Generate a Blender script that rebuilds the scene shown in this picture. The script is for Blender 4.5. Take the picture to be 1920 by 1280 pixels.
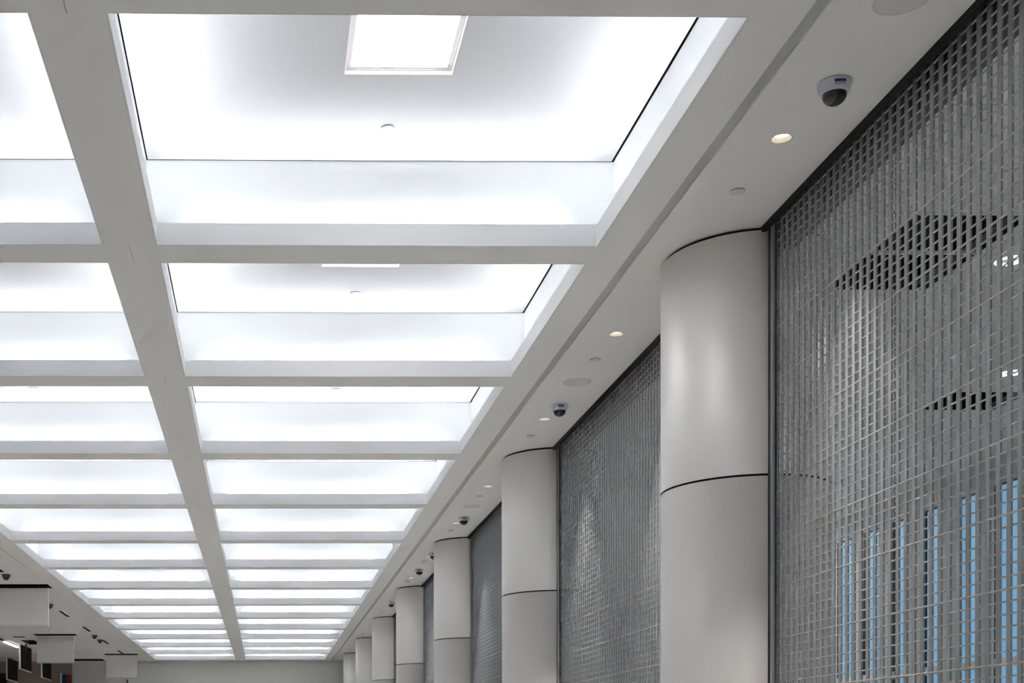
import bpy, math, random
from mathutils import Matrix, Vector

# ------------------------------------------------------------------ scene, camera, light, exposure
SC = bpy.context.scene
for o in list(bpy.data.objects):
    bpy.data.objects.remove(o)
C = bpy.data.collections.new('place')
SC.collection.children.link(C)
PI = math.pi
ZC = 4.5            # height of the ceiling underside above the floor
EYE = 1.5

R = [[0.9998455865, -0.0172469712, -0.0033682536],
     [-0.0035670988, -0.0115115309, -0.9999273776],
     [0.0172069450, 0.9997849902, -0.0115712747]]      # rows: right, down, forward
cam_data = bpy.data.cameras.new('camera')
cam = bpy.data.objects.new('camera', cam_data)
C.objects.link(cam)
cam.matrix_world = Matrix((
    (R[0][0], -R[1][0], -R[2][0], 0.0),
    (R[0][1], -R[1][1], -R[2][1], 0.0),
    (R[0][2], -R[1][2], -R[2][2], EYE),
    (0, 0, 0, 1)))
cam_data.sensor_width = 36.0
cam_data.sensor_fit = 'HORIZONTAL'
cam_data.lens = 2413.6 / 1920 * 36.0
cam_data.shift_x = (960 - 538.4) / 1920
cam_data.shift_y = (1433.9 - 640) / 1920
cam_data.clip_start = 0.05
cam_data.clip_end = 200
SC.camera = cam

w = bpy.data.worlds.new('world')
w.use_nodes = True
w.node_tree.nodes['Background'].inputs[0].default_value = (0.35, 0.42, 0.5, 1)
w.node_tree.nodes['Background'].inputs[1].default_value = 0.3
SC.world = w
SC.view_settings.view_transform = 'Standard'
SC.view_settings.look = 'None'
SC.view_settings.gamma = 1
SC.view_settings.use_curve_mapping = False
SC.view_settings.exposure = 2.34
SC.cycles.use_denoising = True
SC.cycles.max_bounces = 10
SC.cycles.diffuse_bounces = 6
SC.cycles.sample_clamp_indirect = 6.0

LED = 61.0
DOWNLIGHT_W = 1.9
SIDE_W = 4.0
PANEL_LIGHT = 2.5
RING = 3.0
WINDOW = 0.18


# ------------------------------------------------------------------ materials
def new_mat(name):
    m = bpy.data.materials.new(name)
    m.use_nodes = True
    return m, m.node_tree.nodes, m.node_tree.links, m.node_tree.nodes['Principled BSDF']


def mat(name, col, rough=0.6, metal=0.0, spec=0.5, noise=0.0, nscale=4.0, bump=0.0):
    m, N, L, b = new_mat(name)
    b.inputs['Base Color'].default_value = (*col, 1)
    b.inputs['Roughness'].default_value = rough
    b.inputs['Metallic'].default_value = metal
    b.inputs['Specular IOR Level'].default_value = spec
    if noise or bump:
        tc = N.new('ShaderNodeTexCoord')
        nz = N.new('ShaderNodeTexNoise')
        nz.inputs['Scale'].default_value = nscale
        nz.inputs['Detail'].default_value = 5
        L.new(tc.outputs['Object'], nz.inputs['Vector'])
        if noise:
            mp = N.new('ShaderNodeMapRange')
            mp.inputs['To Min'].default_value = 1 - noise
            mp.inputs['To Max'].default_value = 1 + noise
            L.new(nz.outputs['Fac'], mp.inputs['Value'])
            mx = N.new('ShaderNodeVectorMath')
            mx.operation = 'SCALE'
            mx.inputs[0].default_value = col
            L.new(mp.outputs['Result'], mx.inputs['Scale'])
            L.new(mx.outputs['Vector'], b.inputs['Base Color'])
        if bump:
            bp = N.new('ShaderNodeBump')
            bp.inputs['Strength'].default_value = bump
            bp.inputs['Distance'].default_value = 0.004
            L.new(nz.outputs['Fac'], bp.inputs['Height'])
            L.new(bp.outputs['Normal'], b.inputs['Normal'])
    return m


def emit(name, col, strength):
    m, N, L, b = new_mat(name)
    b.inputs['Base Color'].default_value = (0.8, 0.8, 0.8, 1)
    b.inputs['Emission Color'].default_value = (*col, 1)
    b.inputs['Emission Strength'].default_value = strength
    return m


M = {}
M['paint'] = mat('matt white ceiling paint', (0.90, 0.895, 0.875), 0.7, noise=0.012, nscale=1.5)
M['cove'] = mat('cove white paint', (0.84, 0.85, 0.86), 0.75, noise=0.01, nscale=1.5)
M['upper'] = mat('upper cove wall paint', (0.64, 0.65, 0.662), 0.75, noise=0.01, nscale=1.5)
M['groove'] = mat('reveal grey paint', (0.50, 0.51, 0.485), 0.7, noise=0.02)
M['black'] = mat('black void paint', (0.006, 0.006, 0.007), 0.9, noise=0.1)
M['dark'] = mat('dark anodised metal', (0.018, 0.018, 0.018), 0.45, metal=0.3, noise=0.1)
M['gap'] = mat('plenum slate', (0.05, 0.055, 0.07), 0.9, noise=0.05)
M['jamb'] = mat('black jamb paint', (0.016, 0.0155, 0.015), 0.7, noise=0.1)
M['header'] = mat('brown black header steel', (0.13, 0.11, 0.095), 0.6, noise=0.15, nscale=6)
M['bar'] = mat('satin aluminium link', (0.27, 0.285, 0.295), 0.6, metal=0.1, noise=0.05, nscale=9)
M['rod'] = mat('bright aluminium rod', (0.44, 0.405, 0.38), 0.5, metal=0.1, noise=0.04, nscale=9)
M['rail'] = mat('grey guide rail aluminium', (0.34, 0.34, 0.37), 0.4, metal=0.4, noise=0.05)
M['colpaint'] = mat('satin column enamel', (0.82, 0.80, 0.77), 0.42, metal=0.3, spec=0.5, noise=0.02, nscale=1.2)
M['colcore'] = mat('column core black', (0.012, 0.011, 0.011), 0.8, noise=0.1)
M['domewhite'] = mat('camera housing plastic', (0.62, 0.66, 0.72), 0.4, noise=0.01)
M['domegrey'] = mat('dark grey camera housing', (0.11, 0.105, 0.105), 0.5, noise=0.03)
M['domeblack'] = mat('smoked dome plastic', (0.012, 0.010, 0.010), 0.12, spec=0.6, noise=0.05)
M['sticker_violet'] = mat('violet sticker ink', (0.03, 0.02, 0.16), 0.5, noise=0.05)
M['sticker_white'] = mat('sticker paper', (0.40, 0.40, 0.47), 0.5, noise=0.2, nscale=220)
M['floor'] = mat('polished pale terrazzo', (0.90, 0.87, 0.83), 0.5, noise=0.06, nscale=30)
M['carpet'] = mat('brown carpet', (0.80, 0.74, 0.71), 0.9, noise=0.15, nscale=40, bump=0.3)
M['wallgrey'] = mat('grey green wall paint', (0.70, 0.70, 0.67), 0.75, noise=0.03, nscale=0.8)
M['wallbrown'] = mat('brown wall panelling', (0.32, 0.265, 0.235), 0.7, noise=0.06, nscale=1)
M['wallback'] = mat('warm white wall paint', (0.78, 0.76, 0.74), 0.8, noise=0.03)
M['shopwall'] = mat('pale blue grey shop wall paint', (0.60, 0.67, 0.70), 0.75, noise=0.03)
M['shopceil'] = mat('shop ceiling tile', (0.82, 0.85, 0.84), 0.8, noise=0.03, nscale=3)
M['sign'] = mat('blank sign face', (0.86, 0.86, 0.86), 0.55, noise=0.02)
M['signedge'] = mat('white sign edge', (0.86, 0.86, 0.86), 0.5, noise=0.01)
M['screen'] = mat('dark screen glass', (0.016, 0.015, 0.014), 0.7, spec=0.1, noise=0.1)
M['blue'] = mat('blue banner cloth', (0.015, 0.045, 0.12), 0.7, noise=0.1)
M['orange'] = mat('rust orange paint', (0.22, 0.06, 0.03), 0.6, noise=0.1)
M['rust'] = mat('rust red pole paint', (0.30, 0.14, 0.11), 0.6, noise=0.1)
M['panel'] = mat('coffer panel paint', (0.345, 0.348, 0.356), 0.75, noise=0.01, nscale=1.5)
M['baffle'] = mat('downlight baffle enamel', (0.30, 0.27, 0.225), 0.6, noise=0.01)
M['cap'] = mat('sprinkler cover plate', (0.76, 0.76, 0.75), 0.6, noise=0.01)
M['trimcream'] = mat('downlight trim enamel', (0.80, 0.76, 0.68), 0.5, noise=0.01)
M['frame'] = mat('light frame grey', (0.60, 0.59, 0.62), 0.5, noise=0.02)
M['led'] = emit('cove led', (0.95, 0.972, 1.0), LED)
M['lens'] = emit('downlight lens', (1.0, 0.95, 0.86), 2.2)
M['diffuser'] = emit('square panel diffuser', (1.0, 0.99, 0.97), PANEL_LIGHT)
M['ring'] = emit('ring lamp tube', (1.0, 1.0, 1.0), RING)
M['tube'] = emit('linear lamp diffuser', (1.0, 0.97, 0.93), 2.5)
M['pane'] = emit('sky lit window pane', (0.17, 0.36, 0.55), WINDOW)
M['pane'].node_tree.nodes['Principled BSDF'].inputs['Base Color'].default_value = (0.04, 0.09, 0.13, 1)


def perforated():
    m, N, L, b = new_mat('perforated column enamel')
    tc = N.new('ShaderNodeTexCoord')
    sp = N.new('ShaderNodeSeparateXYZ')
    L.new(tc.outputs['Object'], sp.inputs[0])

    def math_(op, a, bb=None):
        n = N.new('ShaderNodeMath')
        n.operation = op
        for i, v in enumerate((a, bb)):
            if v is None:
                continue
            if isinstance(v, (int, float)):
                n.inputs[i].default_value = v
            else:
                L.new(v, n.inputs[i])
        return n.outputs[0]
    p = 0.0070
    ang = math_('ARCTAN2', sp.outputs['Y'], sp.outputs['X'])
    s = math_('MULTIPLY', ang, round(2 * PI * 0.495 / p) * 1.0)
    z = math_('MULTIPLY', sp.outputs['Z'], 2 * PI / p)
    pr = math_('MULTIPLY', math_('COSINE', s), math_('COSINE', z))
    hole = math_('GREATER_THAN', pr, 0.30)
    mx = N.new('ShaderNodeMix')
    mx.data_type = 'RGBA'
    L.new(hole, mx.inputs['Factor'])
    mx.inputs['A'].default_value = (0.78, 0.75, 0.72, 1)
    mx.inputs['B'].default_value = (0.32, 0.30, 0.285, 1)
    L.new(mx.outputs['Result'], b.inputs['Base Color'])
    b.inputs['Roughness'].default_value = 0.5
    b.inputs['Metallic'].default_value = 0.1
    return m


M['perf'] = perforated()


# ------------------------------------------------------------------ mesh helpers
class MB:
    def __init__(self):
        self.v = []
        self.f = []
        self.sm = []

    def quad(self, a, b, c, d):
        n = len(self.v)
        self.v += [a, b, c, d]
        self.f.append((n, n + 1, n + 2, n + 3))
        self.sm.append(False)
        return self

    def box(self, x0, x1, y0, y1, z0, z1):
        n = len(self.v)
        self.v += [(x, y, z) for z in (z0, z1) for y in (y0, y1) for x in (x0, x1)]
        for q in ((0, 2, 3, 1), (4, 5, 7, 6), (0, 1, 5, 4), (2, 6, 7, 3), (0, 4, 6, 2), (1, 3, 7, 5)):
            self.f.append(tuple(n + i for i in q))
            self.sm.append(False)
        return self

    def lathe(self, prof, seg=48, cx=0.0, cy=0.0, closed_ends=True, smooth=True):
        n = len(self.v)
        for r, z in prof:
            for k in range(seg):
                a = 2 * PI * k / seg
                self.v.append((cx + r * math.cos(a), cy + r * math.sin(a), z))
        for i in range(len(prof) - 1):
            for k in range(seg):
                k2 = (k + 1) % seg
                self.f.append((n + i * seg + k, n + i * seg + k2, n + (i + 1) * seg + k2, n + (i + 1) * seg + k))
                self.sm.append(smooth)
        if closed_ends:
            for i in (0, len(prof) - 1):
                if prof[i][0] > 1e-5:
                    ring = tuple(n + i * seg + k for k in range(seg))
                    self.f.append(ring if i else ring[::-1])
                    self.sm.append(False)
        return self

    def tube(self, p0, p1, r, seg=8, smooth=True):
        p0, p1 = Vector(p0), Vector(p1)
        d = (p1 - p0).normalized()
        u = d.orthogonal().normalized()
        t = d.cross(u)
        n = len(self.v)
        for p in (p0, p1):
            for k in range(seg):
                a = 2 * PI * (k + .5) / seg
                self.v.append(tuple(p + u * r * math.cos(a) + t * r * math.sin(a)))
        for k in range(seg):
            k2 = (k + 1) % seg
            self.f.append((n + k, n + k2, n + seg + k2, n + seg + k))
            self.sm.append(smooth)
        self.f.append(tuple(n + k for k in range(seg))[::-1])
        self.f.append(tuple(n + seg + k for k in range(seg)))
        self.sm += [False, False]
        return self

    def sheet(self, x0, x1, y0, y1, z, rects=(), discs=(), up=False, depth=0.0):
        """horizontal sheet at z with rectangular and round holes; 'depth' gives the hole edges that height"""
        allr = list(rects)
        pads = []
        for cx, cy, r in discs:
            h = r + 0.03
            pads.append((cx - h, cx + h, cy - h, cy + h))
        xs = sorted({x0, x1, *[c for q in allr + pads for c in q[:2] if x0 < c < x1]})
        ys = sorted({y0, y1, *[c for q in allr + pads for c in q[2:] if y0 < c < y1]})
        for i in range(len(xs) - 1):
            for j in range(len(ys) - 1):
                mx, my = (xs[i] + xs[i + 1]) / 2, (ys[j] + ys[j + 1]) / 2
                if any(a < mx < b and c < my < d for a, b, c, d in allr + pads):
                    continue
                q = [(xs[i], ys[j], z), (xs[i], ys[j + 1], z), (xs[i + 1], ys[j + 1], z), (xs[i + 1], ys[j], z)]
                if up:
                    q = q[::-1]
                self.quad(*q)
        if depth:
            for a, b, c, d in allr:
                self.quad((a, c, z), (b, c, z), (b, c, z + depth), (a, c, z + depth))
                self.quad((a, d, z), (a, d, z + depth), (b, d, z + depth), (b, d, z))
                self.quad((a, c, z), (a, c, z + depth), (a, d, z + depth), (a, d, z))
                self.quad((b, c, z), (b, d, z), (b, d, z + depth), (b, c, z + depth))
        for (cx, cy, r), (a, b, c, d) in zip(discs, pads):
            S = 32
            n = len(self.v)
            h = (b - a) / 2
            for k in range(S):
                t = 2 * PI * k / S
                ct, st = math.cos(t), math.sin(t)
                m_ = max(abs(ct), abs(st))
                self.v.append((cx + r * ct, cy + r * st, z))
                self.v.append((cx + h * ct / m_, cy + h * st / m_, z))
            for k in range(S):
                k2 = (k + 1) % S
                self.f.append((n + 2 * k, n + 2 * k2, n + 2 * k2 + 1, n + 2 * k + 1))
                self.sm.append(False)
        return self

    def mesh(self, name, m):
        me = bpy.data.meshes.new(name)
        me.from_pydata(self.v, [], self.f)
        me.polygons.foreach_set('use_smooth', self.sm)
        me.materials.append(m)
        me.update()
        return me

    def build(self, name, m, parent=None, loc=(0, 0, 0), rotz=0.0):
        o = bpy.data.objects.new(name, self.mesh(name, m))
        C.objects.link(o)
        o.location = loc
        o.rotation_euler = (0, 0, rotz)
        if parent is not None:
            o.parent = parent
        return o


def tag(o, label, cat, group=None, kind=None):
    o['label'] = label
    o['category'] = cat
    if group:
        o['group'] = group
    if kind:
        o['kind'] = kind
    return o


def thing(name, label, cat, loc=(0, 0, 0), rotz=0.0, group=None):
    o = bpy.data.objects.new(name, None)
    o.empty_display_size = 0.1
    C.objects.link(o)
    o.location = loc
    o.rotation_euler = (0, 0, rotz)
    return tag(o, label, cat, group)


def structure(o, label=None, cat=None):
    o['kind'] = 'structure'
    if label:
        o['label'] = label
        o['category'] = cat
    return o


def children_of(o):
    return [c for c in bpy.data.objects if c.parent == o]


def dup(root, loc, label, rotz=None):
    r = root.copy()
    C.objects.link(r)
    r.location = loc
    if rotz is not None:
        r.rotation_euler = (0, 0, rotz)
    r['label'] = label
    for ch in children_of(root):
        c = ch.copy()
        C.objects.link(c)
        c.parent = r
        for g in children_of(ch):
            d = g.copy()
            C.objects.link(d)
            d.parent = c
    return r


ORD = ['', 'first', 'second', 'third', 'fourth', 'fifth', 'sixth', 'seventh', 'eighth', 'ninth', 'tenth',
       'eleventh', 'twelfth', 'thirteenth', 'fourteenth', 'fifteenth']

# ------------------------------------------------------------------ dimensions (metres, x right, y along the hall, z up)
Y0, PT, BW = 4.9995, 2.6853, 0.288            # first cross beam, coffer pitch, beam width
NC = 14                                        # coffers in each row
YF = 43.3                                      # far wall
LX0, LX1 = -3.609, -0.955                      # left coffer row
RX0, RX1 = -0.6285, 1.9908                     # right coffer row
GX0, GX1 = 2.225, 2.284                        # shadow groove in the right soffit
SX = 2.865                                     # edge of the right soffit at the grilles
GRX = 2.93                                     # plane of the rolling grilles
COLX, COLY, COLP, COLR = 2.95, 7.875, 5.3706, 0.495
LIPT = 0.012
LIPH = 0.13
TOPH = 0.54
YB = -4.2                                      # wall behind the camera

down_y = [6.328 + COLP * k for k in range(7)] + [9.310 + COLP * k for k in range(6)]
DLX, DLR = 2.553, 0.051

# ------------------------------------------------------------------ the setting
# hall ceiling: the grid of beam undersides between the coffer openings
b = MB()
y_end = YF
rects = []
for k in range(-2, NC + 1):
    ya = Y0 + PT * (k - 1) + BW - LIPT
    yb = Y0 + PT * k + LIPT
    rects.append((LX0 - LIPT, LX1 + LIPT, ya, yb))
    rects.append((RX0 - LIPT, RX1 + LIPT, ya, yb))
for k in range(0, NC):
    rects.append((-0.7965, -0.7935, Y0 + PT * k, Y0 + PT * k + BW))        # joint where the beams cross
b.sheet(-3.893, GX0, YB, YF, ZC, rects)
b.quad((GX0, YB, ZC), (GX0, YF, ZC), (GX0, YF, ZC + 0.014), (GX0, YB, ZC + 0.014))
structure(b.build('ceiling', M['paint']), 'pale grey beam grid of the hall ceiling between the lit coffers', 'ceiling')
b = MB()
for k in range(0, NC):
    b.box(-0.82, -0.77, Y0 + PT * k + 0.02, Y0 + PT * k + BW - 0.02, ZC + 0.003, ZC + 0.006)
structure(b.build('trim_1', M['groove']), 'joint strips where the ceiling beams cross', 'trim')
b = MB()
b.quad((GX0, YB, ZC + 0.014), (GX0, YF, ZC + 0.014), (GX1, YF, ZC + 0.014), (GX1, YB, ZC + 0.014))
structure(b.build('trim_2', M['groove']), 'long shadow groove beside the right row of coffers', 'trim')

# right soffit, panels with fine joints and holes for the downlights
b = MB()
seams = []
k = 0
while 4.847 + 0.6 * k < YF:
    s = 4.847 + 0.6 * k
    if all(abs(s - y) > DLR + 0.035 for y in down_y):
        seams.append(s)
    k += 1
rects = [(GX1 + 0.004, SX - 0.004, s - 0.0012, s + 0.0012) for s in seams]
b.sheet(GX1, SX, YB, YF, ZC, rects, [(DLX, y, DLR) for y in down_y])
b.quad((GX1, YB, ZC), (GX1, YB, ZC + 0.014), (GX1, YF, ZC + 0.014), (GX1, YF, ZC))
b.quad((SX, YB, ZC), (SX, YF, ZC), (SX, YF, ZC + 0.02), (SX, YB, ZC + 0.02))
structure(b.build('ceiling_right', M['paint']), 'smooth pale soffit in front of the grilles', 'ceiling')
b = MB()
for s in seams:
    b.box(GX1 + 0.01, SX - 0.01, s - 0.015, s + 0.015, ZC + 0.0012, ZC + 0.004)
structure(b.build('trim_3', M['paint']), 'joint strips above the right soffit panels', 'trim')

# left soffit
slots = [(-4.42, -4.355, 20.4, 21.7), (-4.42, -4.355, 27.7, 28.93), (-4.42, -4.355, 31.25, 32.5),
         (-4.42, -4.355, 34.95, 36.3), (-4.42, -4.355, 38.6, 39.95)]
signslots = [(-5.05, -3.845, 23.27, 23.85), (-5.95, -4.86, 33.15, 33.65), (-4.98, -3.95, 39.97, 40.45)]
wide = [(-6.6, -5.3, 42.2, 43.1), (-6.62, -6.25, 35.0, 36.4), (-6.62, -6.3, 33.9, 34.12)]
b = MB()
b.sheet(-13.0, -3.905, YB, YF, ZC, slots + signslots + wide + [(-5.885, -5.877, 24.5, 31.5)],
        [(-5.38, y, DLR) for y in (14.0, 19.0, 23.2, 27.3, 32.25, 37.2, 39.66)])
b.quad((-3.905, YB, ZC), (-3.905, YF, ZC), (-3.905, YF, ZC + 0.03), (-3.905, YB, ZC + 0.03))
b.quad((-3.893, YB, ZC), (-3.893, YB, ZC + 0.03), (-3.893, YF, ZC + 0.03), (-3.893, YF, ZC))
structure(b.build('ceiling_left', M['paint']), 'pale side ceiling left of the coffers', 'ceiling')
structure(MB().box(-3.91, -3.888, YB, YF, ZC + 0.012, ZC + 0.03).build('trim_4', M['gap']),
          'fine shadow line left of the coffers', 'trim')

# floor and walls
structure(MB().box(-3.2, 7.6, YB, YF, -0.1, 0.0).build('floor', M['floor']), 'pale polished hall floor', 'floor')
structure(MB().box(-13.0, -3.2, YB, YF, -0.1, 0.0).build('floor_left', M['carpet']), 'pale brown side floor', 'floor')
structure(MB().box(-13.2, -13.0, YB, YF, 0.0, ZC + 0.6).build('wall_left', M['wallback']), 'pale left wall', 'wall')
structure(MB().box(-13.0, 7.6, YB - 0.2, YB, 0.0, ZC + 0.6).build('wall_back', M['wallback']), 'wall behind the viewer', 'wall')
structure(MB().box(-6.45, 7.6, YF, YF + 0.2, 0.0, ZC + 0.6).build('wall_far', M['wallgrey']),
          'grey green end wall under the coffers', 'wall')
structure(MB().box(-13.0, -6.45, YF, YF + 0.2, 0.0, ZC + 0.6).build('wall_far_left', M['wallbrown']),
          'dark brown end wall at the far left', 'wall')
structure(MB().box(-13.2, 7.8, YB, YF, ZC + 0.75, ZC + 0.85).build('roof_slab', M['gap']), 'slab above the ceiling', 'ceiling')

# shop behind the grilles: ceiling, wall with a row of windows, far and near ends
SHOPX = 7.5
openings = [(3.68, 4.335, 7.225, 8.395), (5.83, 6.48, 10.80, 11.36)]
b = MB()
r_ = []
k = -4
while 7.79 + 0.6015 * k < YF - 1:
    yj = 7.79 + 0.6015 * k
    r_.append((3.1, SHOPX - 0.02, yj - 0.0022, yj + 0.0022))
    k += 1
b.sheet(2.99, SHOPX, YB, YF, ZC, r_ + openings)
structure(b.build('ceiling_shop', M['shopceil']), 'shop ceiling seen through the near grille', 'ceiling')
structure(MB().sheet(3.05, SHOPX, YB, YF, ZC + 0.012, openings).build('trim_5', M['gap']),
          'dark joints in the shop ceiling', 'trim')
WT, TR0, TR1 = EYE + 2.69, EYE + 0.825, EYE + 0.915
wins = []
for k in range(-4, 22):
    ye = 13.125 + 0.727 * k
    wins.append((ye - 0.42, ye))
wins = [q for q in wins if 12 < q[0] < 17.0]
b = MB()
ys = [YB] + [c for q in wins for c in q] + [YF]
for i in range(len(ys) - 1):
    if i % 2 == 0:
        b.quad((SHOPX, ys[i], 0), (SHOPX, ys[i], ZC), (SHOPX, ys[i + 1], ZC), (SHOPX, ys[i + 1], 0))
    else:
        b.quad((SHOPX, ys[i], WT), (SHOPX, ys[i], ZC), (SHOPX, ys[i + 1], ZC), (SHOPX, ys[i + 1], WT))
        b.quad((SHOPX, ys[i], 0), (SHOPX, ys[i], 0.4), (SHOPX, ys[i + 1], 0.4), (SHOPX, ys[i + 1], 0))
b.box(SHOPX + 0.08, SHOPX + 0.1, YB, YF, 0, ZC + 0.3)
structure(b.build('wall_right', M['shopwall']), 'shop wall with the narrow windows', 'wall')
for i, (ya, yb) in enumerate(wins):
    fr = MB()
    fr.box(SHOPX, SHOPX + 0.05, yb - 0.05, yb + 0.001, 0.4, WT)
    fr.box(SHOPX, SHOPX + 0.05, ya - 0.001, ya + 0.01, 0.4, WT)
    fr.box(SHOPX, SHOPX + 0.05, ya, yb, WT - 0.012, WT)
    fr.box(SHOPX, SHOPX + 0.05, ya, yb, 0.4, 0.43)
    f_ = structure(fr.build('window_%d' % (i + 1), M['dark']))
    tag(f_, '%s narrow sky blue window in the shop wall, counted from the right' % ORD[i + 1].capitalize(), 'window')
    MB().box(SHOPX + 0.036, SHOPX + 0.042, ya + 0.008, yb - 0.02, 0.42, TR0).build('pane', M['pane'], f_)
    MB().box(SHOPX + 0.036, SHOPX + 0.042, ya + 0.008, yb - 0.02, TR1, WT - 0.01).build('pane', M['pane'], f_)
    MB().box(SHOPX - 0.005, SHOPX + 0.045, ya + 0.006, yb - 0.018, TR0, TR1).build('transom', M['wallback'], f_)

# head of the grille opening
structure(MB().box(SX + 0.001, SX + 0.026, YB, YF, ZC - 0.032, ZC + 0.6).build('trim_6', M['black']),
          'black steel angle along the top of the grilles', 'trim')
structure(MB().box(2.968, 3.05, YB, YF, ZC - 0.128, ZC + 0.6).build('trim_7', M['header']),
          'brown black header beam behind the grilles', 'trim')

# ------------------------------------------------------------------ lit coffers
def make_coffer(x0, x1, dl, dr, label, group, light=False):
    """coffer between x0 and x1, recess of the upper walls dl / dr beyond the lips; origin at the opening's near edge"""
    L_ = PT - BW
    cx = (x0 + x1) / 2
    t = thing('lit_coffer', label, 'ceiling coffer', (cx, 0, ZC), 0, group)
    h = (x1 - x0) / 2
    dn = df = 0.09
    # lips round the opening
    MB().box(-h - LIPT, -h, -LIPT, L_ + LIPT, 0.0, LIPH).build('lip', M['cove'], t)
    MB().box(h, h + LIPT, -LIPT, L_ + LIPT, 0.0, LIPH).build('lip', M['cove'], t)
    MB().box(-h + 0.001, h - 0.006, L_, L_ + LIPT, 0.0, LIPH).build('lip', M['cove'], t)
    MB().box(-h + 0.001, h - 0.001, -LIPT, 0.0, 0.0, LIPH).build('lip', M['cove'], t)
    X0, X1, Ya, Yb = -h - dl, h + dr, -dn, L_ + df
    # upper walls and trough floors
    wz0, wz1, th = 0.004, TOPH, 0.008
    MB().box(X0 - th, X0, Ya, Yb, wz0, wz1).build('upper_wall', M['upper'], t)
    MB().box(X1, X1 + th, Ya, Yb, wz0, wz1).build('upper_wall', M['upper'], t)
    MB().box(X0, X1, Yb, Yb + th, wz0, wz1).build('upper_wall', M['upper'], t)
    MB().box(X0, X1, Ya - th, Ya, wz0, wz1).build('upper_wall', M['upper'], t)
    tr = MB()
    tr.box(X0, X1, Ya, -LIPT, 0.004, 0.007)
    tr.box(X0, X1, L_ + LIPT, Yb, 0.004, 0.007)
    tr.box(X0, -h - LIPT, -LIPT, L_ + LIPT, 0.004, 0.007)
    tr.box(h + LIPT, X1, -LIPT, L_ + LIPT, 0.004, 0.007)
    tr.build('cove_trough', M['cove'], t)
    # hidden led strips standing in the troughs
    z0, z1 = 0.118, 0.120
    MB().box(-1.10, 1.10, Yb - 0.012, Yb - 0.002, z0, z1).build('led_strip', M['led'], t)
    MB().box(-1.10, 1.10, Ya + 0.002, Ya + 0.012, z0, z1).build('led_strip', M['led'], t)
    MB().box(X0 + 0.002, X0 + 0.012, 0.3, L_ - 0.3, z0, z1).build('led_strip', M['led'], t)
    MB().box(X1 - 0.012, X1 - 0.002, 0.3, L_ - 0.3, z0, z1).build('led_strip', M['led'], t)
    # ceiling panel with a dark gap all round
    g = 0.009
    holes = []
    if light:
        lx0, lx1 = 0.432 - cx, 0.991 - cx
        holes = [(lx0, lx1, 0.928, 1.488)]
    p = MB()
    p.sheet(X0 + g, X1 - g * 1.6, Ya + g, Yb - g, TOPH, holes + [(X0 + g * 2, X1 - g * 3, 1.6708, 1.6722)])
    p.quad((X0 + g, Yb - g, TOPH), (X0 + g, Yb - g, TOPH + .02), (X1 - g * 1.6, Yb - g, TOPH + .02), (X1 - g * 1.6, Yb - g, TOPH))
    p.quad((X0 + g, Ya + g, TOPH), (X1 - g * 1.6, Ya + g, TOPH), (X1 - g * 1.6, Ya + g, TOPH + .02), (X0 + g, Ya + g, TOPH + .02))
    p.quad((X0 + g, Ya + g, TOPH), (X0 + g, Ya + g, TOPH + .02), (X0 + g, Yb - g, TOPH + .02), (X0 + g, Yb - g, TOPH))
    p.quad((X1 - g * 1.6, Ya + g, TOPH), (X1 - g * 1.6, Yb - g, TOPH), (X1 - g * 1.6, Yb - g, TOPH + .02), (X1 - g * 1.6, Ya + g, TOPH + .02))
    p.box(X0 + g * 2, X1 - g * 3, 1.655, 1.69, TOPH + 0.002, TOPH + 0.005)
    p.build('ceiling_panel', M['panel'], t)
    q = MB()
    for (a, b_, c, d) in ((X0 - 0.06, X0 + 0.06, Ya - 0.06, Yb + 0.06), (X1 - 0.07, X1 + 0.06, Ya - 0.06, Yb + 0.06),
                          (X0 + 0.06, X1 - 0.07, Yb - 0.07, Yb + 0.06), (X0 + 0.06, X1 - 0.07, Ya - 0.06, Ya + 0.07)):
        q.box(a, b_, c, d, TOPH + 0.06, TOPH + 0.07)
    q.box(X0 - 0.02, X0 - 0.012, Ya - 0.02, Yb + 0.02, TOPH - 0.002, TOPH + 0.06)
    q.box(X1 + 0.012, X1 + 0.02, Ya - 0.02, Yb + 0.02, TOPH - 0.002, TOPH + 0.06)
    q.box(X0, X1, Yb + 0.012, Yb + 0.02, TOPH - 0.002, TOPH + 0.06)
    q.box(X0, X1, Ya - 0.02, Ya - 0.012, TOPH - 0.002, TOPH + 0.06)
    q.build('shadow_gap', M['black'], t)
    return t


def coffer_y(k):
    return Y0 + PT * (k - 1) + BW


RG = 'lit coffers of the right-hand row'
LG = 'lit coffers of the left-hand row'
c1 = make_coffer(RX0, RX1, 0.07, 0.125, 'largest white lit coffer, with a square light panel and dark gap line in its ceiling', RG, True)
c1.location.y = coffer_y(1)
c2 = dup(c1, (c1.location.x, coffer_y(2), ZC), 'second white lit coffer of the right row, a thin edge of its square light showing')
c3 = make_coffer(RX0, RX1, 0.07, 0.125, 'third white lit coffer of the right row, a narrow strip of its ceiling panel showing', RG)
c3.location.y = coffer_y(3)
for k, wd in ((0, 'just above'), (-1, 'behind'), (-2, 'farthest behind')):  # unseen coffers, added for the light they bounce into the hall
    dup(c3, (c3.location.x, coffer_y(k), ZC), 'white lit coffer of the right row out of view, %s the viewer' % wd)
for k in range(4, NC + 1):
    lab = '%s white lit coffer counted from the front in the right-hand row' % ORD[k].capitalize()
    if k == NC:
        lab = 'Last and smallest white lit coffer of the right row, against the end wall'
    dup(c3, (c3.location.x, coffer_y(k), ZC), lab)
l1 = make_coffer(LX0, LX1, 0.10, 0.125, 'nearest white lit coffer of the left row, cut by the top left corner', LG)
l1.location.y = coffer_y(1)
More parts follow.
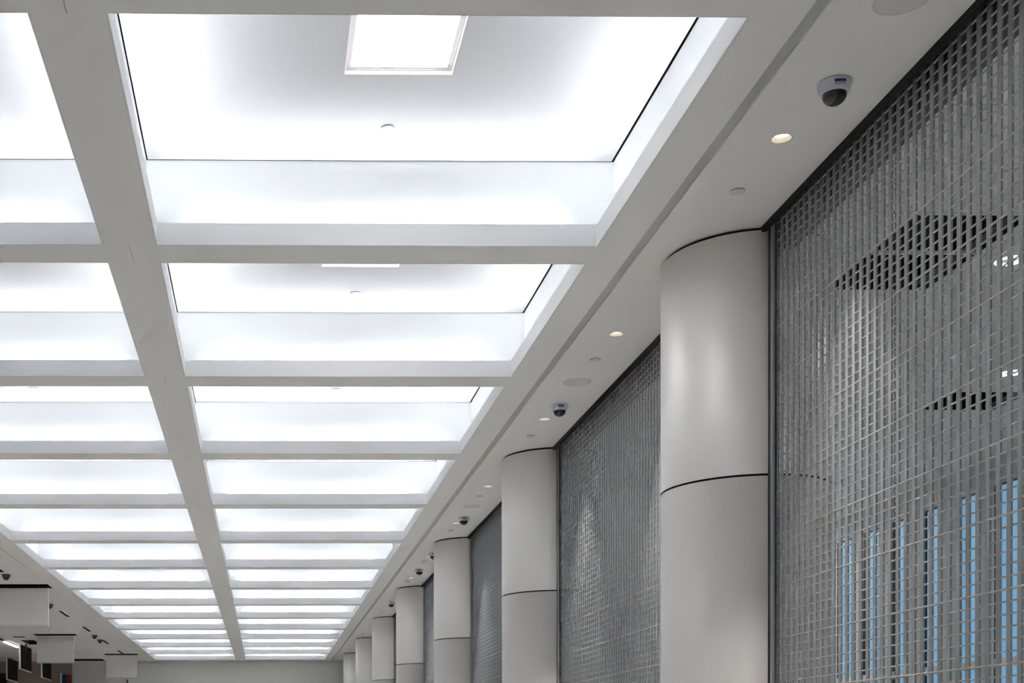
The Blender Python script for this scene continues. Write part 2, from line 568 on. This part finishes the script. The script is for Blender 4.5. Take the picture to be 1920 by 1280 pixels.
for k, wd in ((0, 'just above'), (-1, 'behind'), (-2, 'farthest behind')):  # unseen left-hand coffers, likewise added for bounced light
    dup(l1, (l1.location.x, coffer_y(k), ZC), 'white lit coffer of the left row out of view, %s the viewer' % wd)
for k in range(2, NC + 1):
    lab = '%s white lit coffer counted from the front in the left-hand row' % ORD[k].capitalize()
    if k == NC:
        lab = 'Last and smallest white lit coffer of the left row, against the end wall'
    dup(l1, (l1.location.x, coffer_y(k), ZC), lab)

# square light panels in the first two right-hand coffers
def make_square_light(label):
    t = thing('square_light', label, 'ceiling light', (0.7115, 0, ZC + TOPH), 0, 'square light panels in the coffers')
    h = 0.2795
    r = MB()
    for a, b_, c, d in ((-h - .004, -h, -h - .004, h + .004), (h, h + .004, -h - .004, h + .004), (-h, h, h, h + .004), (-h, h, -h - .004, -h)):
        r.box(a, b_, c, d, -0.002, 0.03)
    r.build('recess_trim', M['trimcream'], t)
    f = MB()
    w_ = 0.028
    for a, b_, c, d in ((-h, -h + w_, -h, h), (h - w_, h, -h, h), (-h + w_, h - w_, h - w_, h), (-h + w_, h - w_, -h, -h + w_)):
        f.box(a, b_, c, d, 0.020, 0.026)
    for a, b_, c, d in ((-h + .006, -h + .012, -h + .006, h - .006), (h - .012, h - .006, -h + .006, h - .006),
                        (-h + .006, h - .006, h - .012, h - .006), (-h + .006, h - .006, -h + .006, -h + .012)):
        f.box(a, b_, c, d, 0.0165, 0.0205)
    f.build('frame', M['frame'], t)
    MB().box(-h + w_ - .002, h - w_ + .002, -h + w_ - .002, h - w_ + .002, 0.024, 0.034).build('diffuser', M['diffuser'], t)
    return t


s1 = make_square_light('glowing square light panel in the ceiling of the largest coffer')
s1.location.y = coffer_y(1) + 1.208
dup(s1, (s1.location.x, coffer_y(2) + 1.208, s1.location.z), 'square light panel showing only as a thin strip in the second coffer')

# sprinkler cover plates
def make_cap(label, group):
    b_ = MB().lathe([(0.037, 0.0), (0.040, -0.0015), (0.040, -0.006), (0.038, -0.0075)], 40)
    t = thing('sprinkler_cap', label, 'sprinkler cap', (0, 0, 0), 0, group)
    b_.build('cover_plate', M['cap'], t)
    MB().lathe([(0.0385, 0.002), (0.0385, 0.0)], 40).build('shadow_ring', M['gap'], t)
    return t


cap = make_cap('small round sprinkler cap in the ceiling of the largest coffer, behind its square light', 'sprinkler caps in the coffers')
cap.location = (0.713, 7.363, ZC + TOPH - 0.002)
dup(cap, (0.713, 7.363 + PT - 0.04, ZC + TOPH - 0.002), 'small round sprinkler cap in the ceiling of the second coffer on the right')
dup(cap, (0.713, 7.363 + 2 * PT - 0.06, ZC + TOPH - 0.002), 'small round sprinkler cap in the narrow panel strip of the third right coffer')
dup(cap, (-2.249, 12.64, ZC + TOPH - 0.002), 'small round sprinkler cap in the panel strip of the third left coffer')
colname = {1: 'the nearest column', 2: 'the second column', 3: 'the third column', 4: 'the fourth column', 5: 'the fifth column',
           6: 'the sixth column', 7: 'the farthest column'}
capS = dup(cap, (2.553, 6.921, ZC - 0.002), 'small sprinkler cap in the right soffit between the first downlight and nearest column')
capS['group'] = 'sprinkler caps in the right soffit'
spr = [9.905, 12.32, 15.247, 17.616, 20.561, 22.95, 25.9, 28.25, 33.6]
spl = ['sprinkler cap in the right soffit left of the nearest column, before the round speaker',
       'sprinkler cap in the right soffit just in front of the second column top',
       'sprinkler cap in the right soffit left of the second column, before a faint speaker disc',
       'sprinkler cap in the right soffit just in front of the third column top',
       'sprinkler cap in the right soffit left of the third column',
       'sprinkler cap in the right soffit just in front of the fourth column top',
       'sprinkler cap in the right soffit left of the fourth column',
       'sprinkler cap in the right soffit just in front of the fifth column top',
       'sprinkler cap in the right soffit just in front of the sixth column top']
for y, l in zip(spr, spl):
    c_ = dup(capS, (2.555, y, ZC - 0.002), l)

# recessed downlights in the right soffit, each with its own lamp
def make_downlight(label, group, power):
    t = thing('downlight', label, 'downlight', (DLX, 0, ZC), 0, group)
    MB().lathe([(DLR + 0.0005, 0.0), (DLR - 0.003, -0.0005), (DLR - 0.003, 0.001), (0.036, 0.022)], 40, closed_ends=False).build('trim_ring', M['baffle'], t)
    MB().lathe([(0.036, 0.022), (0.036, 0.026)], 40).build('lens', M['lens'], t)
    ld = bpy.data.lights.new('downlight lamp', 'AREA')
    ld.shape = 'DISK'
    ld.size = 0.062
    ld.energy = power
    ld.color = (1.0, 0.96, 0.91)
    ld.spread = math.radians(54)
    lo = bpy.data.objects.new('lamp', ld)
    C.objects.link(lo)
    lo.location = (0, 0, 0.0215)
    lo.parent = t
    return t


dl1 = make_downlight('nearest small round downlight in the right soffit, below the large dome camera', 'small round downlights in the right soffit', DOWNLIGHT_W)
dl1.location.y = down_y[0]
rest = sorted(down_y[1:])
names = ['round downlight in the right soffit left of the nearest column',
         'round downlight in the right soffit beside the second dome camera',
         'round downlight in the right soffit left of the second column',
         'round downlight in the right soffit beside the third dome camera',
         'round downlight touching the left edge of the third column',
         'round downlight in the right soffit just in front of the fourth column',
         'round downlight touching the left edge of the fourth column',
         'round downlight in the right soffit just in front of the fifth column',
         'round downlight in the right soffit left of the fifth column, behind its edge',
         'tiny round downlight in the right soffit just in front of the sixth column',
         'tiny round downlight in the right soffit beside the sixth column edge',
         'tiny farthest round downlight, just in front of the farthest column']
for y, l in zip(rest, names):
    dup(dl1, (DLX, y, ZC), l)

side_y = [14.0, 19.0, 23.2, 27.3, 32.25, 37.2, 39.66]  # unseen near lamps of this row are added to light hall and signs
sd = make_downlight('out of view round downlight in the left ceiling, level with the first coffers', 'round downlights in the left ceiling', SIDE_W)
sd.location = (-5.38, side_y[0], ZC)
sdl = ['out of view round downlight in the left ceiling, second of its row', 'out of view round downlight just before the nearest hanging sign',
       'round downlight hidden behind the nearest hanging sign', 'pale round downlight just below the nearest hanging sign',
       'pale round downlight right of the middle hanging sign', 'second pale round downlight right of the middle hanging sign']
for y, l in zip(side_y[1:], sdl):
    q = dup(sd, (-5.38, y, ZC), l)
    if y > 20:
        for c_ in children_of(q):
            if c_.type == 'LIGHT':
                c_.data = c_.data.copy()
                c_.data.energy = SIDE_W * 0.22

# speakers: faint round grilles
def speaker_material():
    m, N, L, bb = new_mat('speaker grille enamel')
    tc = N.new('ShaderNodeTexCoord')
    vz = N.new('ShaderNodeTexVoronoi')
    vz.inputs['Scale'].default_value = 260
    vz.inputs['Randomness'].default_value = 0
    L.new(tc.outputs['Object'], vz.inputs['Vector'])
    cr = N.new('ShaderNodeValToRGB')
    cr.color_ramp.elements[0].position = 0.22
    cr.color_ramp.elements[0].color = (0.40, 0.38, 0.38, 1)
    cr.color_ramp.elements[1].position = 0.3
    cr.color_ramp.elements[1].color = (0.74, 0.725, 0.72, 1)
    L.new(vz.outputs['Distance'], cr.inputs[0])
    L.new(cr.outputs[0], bb.inputs['Base Color'])
    bb.inputs['Roughness'].default_value = 0.7
    return m


M['speaker'] = speaker_material()
sp = thing('ceiling_speaker', 'faint round ceiling speaker left of the nearest column', 'speaker', (2.562, 10.516, ZC), 0,
           'round ceiling speakers in the right soffit')
MB().lathe([(0.112, 0.0), (0.112, -0.003), (0.107, -0.004)], 48, closed_ends=False).build('rim', M['cap'], sp)
MB().lathe([(0.107, -0.0035), (0.08, -0.002), (0.0001, -0.0015)], 48, closed_ends=False).build('grille', M['speaker'], sp)
dup(sp, (2.562, 5.150, ZC), 'round ceiling speaker cut by the top edge, above the large dome camera')
dup(sp, (2.562, 15.87, ZC), 'faint round ceiling speaker left of the second column')

# dome cameras
def make_dome(label, group, shell='domewhite'):
    t = thing('dome_camera', label, 'security camera', (0, 0, ZC), 0, group)
    MB().lathe([(0.066, 0.0), (0.074, -0.003), (0.0745, -0.010), (0.070, -0.030), (0.0665, -0.044), (0.062, -0.050), (0.054, -0.052),
                (0.052, -0.050)], 56, closed_ends=False).build('housing', M[shell], t)
    prof = [(0.0525, -0.047), (0.0525, -0.054)]
    for i in range(1, 13):
        a = i / 12 * PI / 2
        prof.append((max(0.0525 * math.cos(a), 0.0001), -0.054 - 0.046 * math.sin(a)))
    MB().lathe(prof, 48, closed_ends=False).build('dome', M['domeblack'], t)
    # sticker curved on the housing towards the front
    def patch(z0, r0, z1, r1, a0, a1):
        p = MB()
        n = 8
        for i in range(n):
            aa, ab = a0 + (a1 - a0) * i / n, a0 + (a1 - a0) * (i + 1) / n
            p.quad((r0 * math.cos(aa), r0 * math.sin(aa), z0), (r1 * math.cos(aa), r1 * math.sin(aa), z1),
                   (r1 * math.cos(ab), r1 * math.sin(ab), z1), (r0 * math.cos(ab), r0 * math.sin(ab), z0))
        return p
    A0, A1 = math.radians(-113), math.radians(-73)
    st = patch(-0.0165, 0.0745, -0.0385, 0.0695, A0, A1).build('sticker', M['sticker_white'], t)
    patch(-0.0165, 0.0752, -0.0275, 0.0727, A0, A1).build('sticker_band', M['sticker_violet'], st)
    return t


d1 = make_dome('largest white dome camera with dark dome, near the top right above the first downlight', 'dome cameras in the right soffit')
d1.location = (2.58, 5.80, ZC)
for (x, y, l) in [(2.58, 11.22, 'second white dome camera with dark dome, left of the nearest column'),
                  (2.578, 16.62, 'third white dome camera, left of the second column beside a lit downlight'),
                  (2.58, 19.62, 'dome camera half hidden behind the left edge of the third column'),
                  (2.575, 21.38, 'small white dome camera left of the third column, above a downlight'),
                  (2.575, 26.15, 'tiny white dome camera left of the fourth column')]:
    dup(d1, (x, y, ZC), l)
for i, (x, y, l) in enumerate([(-4.385, 21.98, 'dark dome camera at the left edge of the view, above the nearest hanging sign'),
                               (-4.381, 26.4, 'dome camera peeping out right of the nearest hanging sign'),
                               (-4.406, 33.5, 'dome camera in the left ceiling between two black slots'),
                               (-4.439, 34.86, 'dome camera touching the near end of a black slot in the left ceiling')]):
    if i == 0:
        d2 = make_dome(l, 'dome cameras in the left ceiling', 'domegrey')
        d2.location = (x, y, ZC)
    else:
        dup(d2, (x, y, ZC), l)

# ------------------------------------------------------------------ columns
def make_column(label):
    t = thing('round_column', label, 'column', (COLX, 0, 0), 0, 'row of round columns on the right')
    ZJ = EYE + 1.578
    MB().lathe([(COLR, ZJ + 0.006), (COLR, ZC - 0.022), (COLR - 0.003, ZC - 0.019), (COLR - 0.02, ZC - 0.019)], 128, closed_ends=False).build('upper_cladding', M['colpaint'], t)
    MB().lathe([(COLR - 0.01, ZJ - 0.006), (COLR, ZJ - 0.006), (COLR, 0.0)], 128, closed_ends=False).build('perforated_cladding', M['perf'], t)
    MB().lathe([(COLR - 0.018, 0.0), (COLR - 0.018, ZC)], 96, closed_ends=False).build('core', M['colcore'], t)
    MB().lathe([(COLR + 0.012, 0.0), (COLR + 0.012, 0.1), (COLR, 0.11)], 96, closed_ends=False).build('base_ring', M['dark'], t)
    return t


col1 = make_column('nearest and widest pale round column, in front of the see-through grille')
col1.location.y = COLY
cl = ['', '', 'second nearest pale round column, right of the second dome camera', 'third pale round column along the right side',
      'fourth pale round column along the right side', 'fifth pale round column along the right side',
      'sixth pale round column, second from the end wall', 'farthest and smallest pale round column, next to the end wall']
for k in range(2, 8):
    dup(col1, (COLX, COLY + COLP * (k - 1), 0), cl[k])

# ------------------------------------------------------------------ rolling grilles between the columns
BAYL = COLP - 2 * COLR            # clear length
def make_grille(label):
    t = thing('rolling_grille', label, 'security grille', (GRX, 0, 0), 0, 'rolling grilles between the columns')
    y0, y1 = 0.036, BAYL - 0.026
    bar = MB()
    P_, W_, T_ = 0.0744, 0.0290, 0.0085
    y = y1 - 0.012
    while y - W_ > y0:
        bar.box(-T_ / 2, T_ / 2, y - W_, y, 0.05, ZC + 0.25)
        y -= P_
    bar.build('link_bars', M['bar'], t)
    rod = MB()
    z = 0.06
    n = 0
    while z < ZC + 0.2:
        r = 0.0052 if n % 6 == 0 else 0.0041
        rod.tube((0, 0.006, z), (0, BAYL - 0.006, z), r, 8)
        z += 0.0492
        n += 1
    rod.build('cross_rods', M['rod'], t)
    for (e, s) in ((BAYL - 0.003, -1), (0.003, 1)):
        def span(a_, b_):
            return sorted((e + s * a_, e + s * b_))
        lo_, hi_ = span(0.041, 0.072)
        MB().box(-0.032, -0.020, lo_, hi_, 0.0, ZC + 0.25).build('guide_rail', M['rail'], t)
        lo_, hi_ = span(0.0, 0.040)
        jb = MB().box(-0.030, -0.018, lo_, hi_, 0.0, ZC + 0.25)
        lo_, hi_ = span(0.0, 0.055)
        jb.box(0.008, 0.012, lo_, hi_, 0.0, ZC + 0.25)
        jb.build('jamb', M['jamb'], t)
    MB().box(-0.012, 0.012, y0, y1, 0.0, 0.05).build('bottom_bar', M['rail'], t)
    return t


g1 = make_grille('large near see-through grille at the right, between the viewer and the nearest column')
g1.location.y = COLY - COLP + COLR
gl = ['closed grey grille between the nearest column and the second column', 'closed grey grille between the second and third columns',
      'narrow grey grille between the third and fourth columns', 'very narrow grey grille between the fourth and fifth columns',
      'sliver of grey grille between the fifth and sixth columns', 'hairline sliver of grille between the sixth and farthest columns']
for k in range(6):
    dup(g1, (GRX, COLY + COLP * k + COLR, 0), gl[k])

# ------------------------------------------------------------------ inside the near shop
# hanging pull chain
def torus(b_, cx, cy, cz, R_, r_, along, seg=12, ts=6, stretch=1.6):
    n = len(b_.v)
    for i in range(seg):
        a = 2 * PI * i / seg
        for j in range(ts):
            t = 2 * PI * j / ts
            rad = R_ + r_ * math.cos(t)
            u = rad * math.cos(a)
            z = rad * math.sin(a) * stretch
            o_ = r_ * math.sin(t)
            if along == 'x':
                b_.v.append((cx + u, cy + o_, cz + z))
            else:
                b_.v.append((cx + o_, cy + u, cz + z))
    for i in range(seg):
        for j in range(ts):
            i2, j2 = (i + 1) % seg, (j + 1) % ts
            b_.f.append((n + i * ts + j, n + i2 * ts + j, n + i2 * ts + j2, n + i * ts + j2))
            b_.sm.append(True)


ch = MB()
z = ZC - 0.02
i = 0
while z > 1.0:
    torus(ch, 0, 0, z, 0.0070, 0.0020, 'x' if i % 2 else 'y')
    z -= 0.0235
    i += 1
tag(ch.build('pull_chain', M['header'], None, (2.992, 6.064, 0)), 'dark pull chain hanging straight down behind the near grille', 'chain')

def make_opening(x0, x1, y0, y1, label, bars):
    t = thing('ceiling_opening', label, 'ceiling opening', ((x0 + x1) / 2, (y0 + y1) / 2, ZC), 0, 'black openings in the shop ceiling')
    hx, hy = (x1 - x0) / 2, (y1 - y0) / 2
    q = MB()
    d = 0.22
    q.quad((-hx, -hy, 0), (hx, -hy, 0), (hx, -hy, d), (-hx, -hy, d))
    q.quad((-hx, hy, 0), (-hx, hy, d), (hx, hy, d), (hx, hy, 0))
    q.quad((-hx, -hy, 0), (-hx, -hy, d), (-hx, hy, d), (-hx, hy, 0))
    q.quad((hx, -hy, 0), (hx, hy, 0), (hx, hy, d), (hx, -hy, d))
    q.quad((-hx, -hy, d), (-hx, hy, d), (hx, hy, d), (hx, -hy, d))
    q.build('black_box', M['black'], t)
    for yb in bars:
        MB().box(-hx, hx, yb - 0.008, yb + 0.008, -0.001, 0.02).build('tee_bar', M['shopceil'], t)
    lv = MB()
    for i in range(5):
        x = hx - 0.012 - i * 0.016
        lv.box(x - 0.0015, x + 0.0015, -hy, hy, 0.03, 0.034)
    lv.build('edge_louvre', M['rail'], t)
    return t


make_opening(*openings[0], 'large black rectangular opening in the shop ceiling, seen through the near grille', [-0.02])
make_opening(*openings[1], 'smaller black opening farther back in the shop ceiling', [])


def make_ring(label):
    t = thing('ring_downlight', label, 'ceiling light', (0, 0, ZC), 0, 'ring lights in the shop ceiling')
    MB().lathe([(0.092, 0.0), (0.092, -0.006), (0.084, -0.006)], 40, closed_ends=False).build('rim', M['cap'], t)
    MB().lathe([(0.084, -0.006), (0.080, -0.0085), (0.056, -0.0085), (0.050, -0.004)], 40, closed_ends=False).build('light_ring', M['ring'], t)
    MB().lathe([(0.050, -0.004), (0.0001, -0.0035)], 40, closed_ends=False).build('centre_disc', M['shopceil'], t)
    ld = bpy.data.lights.new('ring lamp', 'AREA')
    ld.shape = 'DISK'
    ld.size = 0.16
    ld.energy = 0.4
    ld.spread = math.radians(175)
    lo = bpy.data.objects.new('lamp', ld)
    C.objects.link(lo)
    lo.location = (0, 0, -0.012)
    lo.parent = t
    return t


r1 = make_ring('bright ring light in the shop ceiling beside the large black opening')
r1.location = (4.592, 7.877, ZC)
dup(r1, (5.975, 10.229, ZC), 'smaller bright ring light farther back in the shop ceiling, above the smaller opening')
for (x, y, l) in ((6.4, 17.6, 'ring light deep in the shop, hidden behind the nearest column'),
                  (6.4, 20.4, 'second ring light deep in the shop, hidden behind the nearest column'),
                  (5.975, 3.0, 'ring light in the shop ceiling out of view on the right')):
    q = dup(r1, (x, y, ZC), l)  # unseen ring lamps, added to brighten the shop interior
    for c_ in children_of(q):
        if c_.type == 'LIGHT':
            c_.data = c_.data.copy()
            c_.data.energy = 7
sc_ = dup(cap, (3.879, 6.697, ZC - 0.002), 'small round cap in the shop ceiling in front of the nearer ring light')
sc_['group'] = 'caps in the shop ceiling'

# ------------------------------------------------------------------ left side: hanging signs, slots, screens
def make_sign(w_, label):
    t = thing('hanging_sign', label, 'sign', (0, 0, ZC), 0, 'blank white hanging signs')
    MB().box(-w_ / 2 + 0.008, w_ / 2 - 0.008, -0.045, 0.045, -0.72, -0.05).build('sign_face', M['sign'], t)
    e = MB()
    e.box(w_ / 2 - 0.008, w_ / 2, -0.047, 0.047, -0.738, -0.04)
    e.box(-w_ / 2, -w_ / 2 + 0.008, -0.047, 0.047, -0.738, -0.04)
    e.box(-w_ / 2 + 0.008, w_ / 2 - 0.008, -0.047, 0.047, -0.738, -0.73)
    e.build('edge_trim', M['signedge'], t)
    for sx in (-0.3, 0.3):
        MB().tube((sx, 0, -0.04), (sx, 0, 0.14), 0.008, 8).build('hanger_rod', M['dark'], t)
    return t


sg = make_sign(0.95, 'nearest and largest blank white hanging sign, at the left edge of the view')
sg.location = (-4.40, 23.52, ZC + 0.006)
dup(sg, (-5.40, 33.4, ZC + 0.006), 'middle blank white hanging sign, in front of the dark screens')
dup(sg, (-4.44, 40.15, ZC), 'farthest blank white hanging sign, nearest the end wall')


def black_box(name, x0, x1, y0, y1, label, cat, group, d=0.16):
    q = MB()
    hx, hy = (x1 - x0) / 2, (y1 - y0) / 2
    q.quad((-hx, -hy, 0), (hx, -hy, 0), (hx, -hy, d), (-hx, -hy, d))
    q.quad((-hx, hy, 0), (-hx, hy, d), (hx, hy, d), (hx, hy, 0))
    q.quad((-hx, -hy, 0), (-hx, -hy, d), (-hx, hy, d), (-hx, hy, 0))
    q.quad((hx, -hy, 0), (hx, hy, 0), (hx, hy, d), (hx, -hy, d))
    q.quad((-hx, -hy, d), (-hx, hy, d), (hx, hy, d), (hx, -hy, d))
    o = q.build(name, M['black'], None, ((x0 + x1) / 2, (y0 + y1) / 2, ZC))
    return tag(o, label, cat, group)


sl = ['black air slot at the left edge of the view, beside the first dark dome camera',
      'long black air slot right of the nearest hanging sign', 'long black air slot above the middle hanging sign',
      'black air slot with a dome camera at its near end', 'farthest black air slot, running into the last sign slot']
for s, l in zip(slots, sl):
    black_box('air_slot', *s, l, 'air slot', 'narrow black air slots in the left ceiling')
for s, l in zip(signslots, ['black ceiling recess above the nearest hanging sign', 'black ceiling recess above the middle hanging sign',
                            'black ceiling recess above the farthest hanging sign']):
    black_box('sign_recess', *s, l, 'ceiling recess', 'ceiling recesses over the signs')
black_box('ceiling_recess', *wide[0], 'wide black ceiling recess between the middle and farthest signs', 'ceiling recess', 'wide recesses in the left ceiling')
black_box('ceiling_recess', *wide[1], 'black ceiling recess behind the tilted dark screen', 'ceiling recess', 'wide recesses in the left ceiling')
black_box('ceiling_recess', *wide[2], 'short dark ceiling recess left of the middle sign', 'ceiling recess', 'wide recesses in the left ceiling')


def make_screen(L_, H_, label):
    t = thing('hanging_screen', label, 'screen', (0, 0, ZC), 0, 'dark hanging screens at the far left')
    MB().box(-0.018, 0.018, 0.022, L_ - 0.02, -H_ + 0.022, -0.01).build('screen', M['screen'], t)
    e = MB()
    e.box(-0.022, 0.022, 0.0, 0.022, -H_, 0.0)
    e.box(-0.022, 0.022, 0.022, L_, -H_, -H_ + 0.022)
    e.build('frame', M['signedge'], t)
    MB().tube((0, L_ / 2, -0.03), (0, L_ / 2, 0.05), 0.012, 8).build('hanger_rod', M['dark'], t)
    return t


sA = make_screen(1.72, 0.70, 'dark hanging screen with white edge, left of the middle sign')
sA.location = (-6.77, 35.75, ZC - 0.03)
dup(sA, (-6.93, 40.15, ZC - 0.02), 'dark hanging screen with white edge, half hidden under the middle sign')
dup(sA, (-8.18, 41.0, ZC - 0.03), 'dark hanging screen in the bottom left corner of the view')

cb = MB()
cb.tube((0, 0, 0), (0, 0, -0.22), 0.03, 10)
tag(cb.build('orange_hanger', M['orange'], None, (-6.68, 36.2, ZC)), 'short orange hanger in front of the dark screen left of the middle sign', 'hanger')
lt = thing('linear_light', 'bright linear light in the ceiling at the far left', 'ceiling light', (-7.06, 35.0, ZC))
MB().box(-0.05, 0.05, -2.2, 2.05, -0.02, 0.0).build('housing', M['dark'], lt)
MB().box(-0.038, 0.038, 0.15, 1.95, -0.045, -0.02).build('diffuser', M['tube'], lt)
tag(MB().box(-6.775, -6.625, 43.2, 43.26, 0.0, 4.05).build('banner', M['blue']), 'tall dark blue banner on the end wall', 'banner', 'banners on the end wall')
tag(MB().box(-6.615, -6.46, 43.2, 43.26, 0.0, 4.05).build('banner', M['orange']), 'tall rust orange banner on the end wall', 'banner', 'banners on the end wall')
tag(MB().box(-6.83, -6.785, 43.15, 43.27, 0.0, 4.1).build('banner_post', M['signedge']), 'thin white post left of the blue banner', 'post')
tag(MB().tube((-4.585, 43.05, 0), (-4.585, 43.05, 3.87), 0.03, 12).build('red_pole', M['rust']), 'rust red pole under the farthest hanging sign', 'pole')
tag(MB().box(-8.85, -8.6, 43.1, 43.27, 0.0, 4.1).build('dark_post', M['dark']), 'dark post in the bottom left corner against the end wall', 'post')
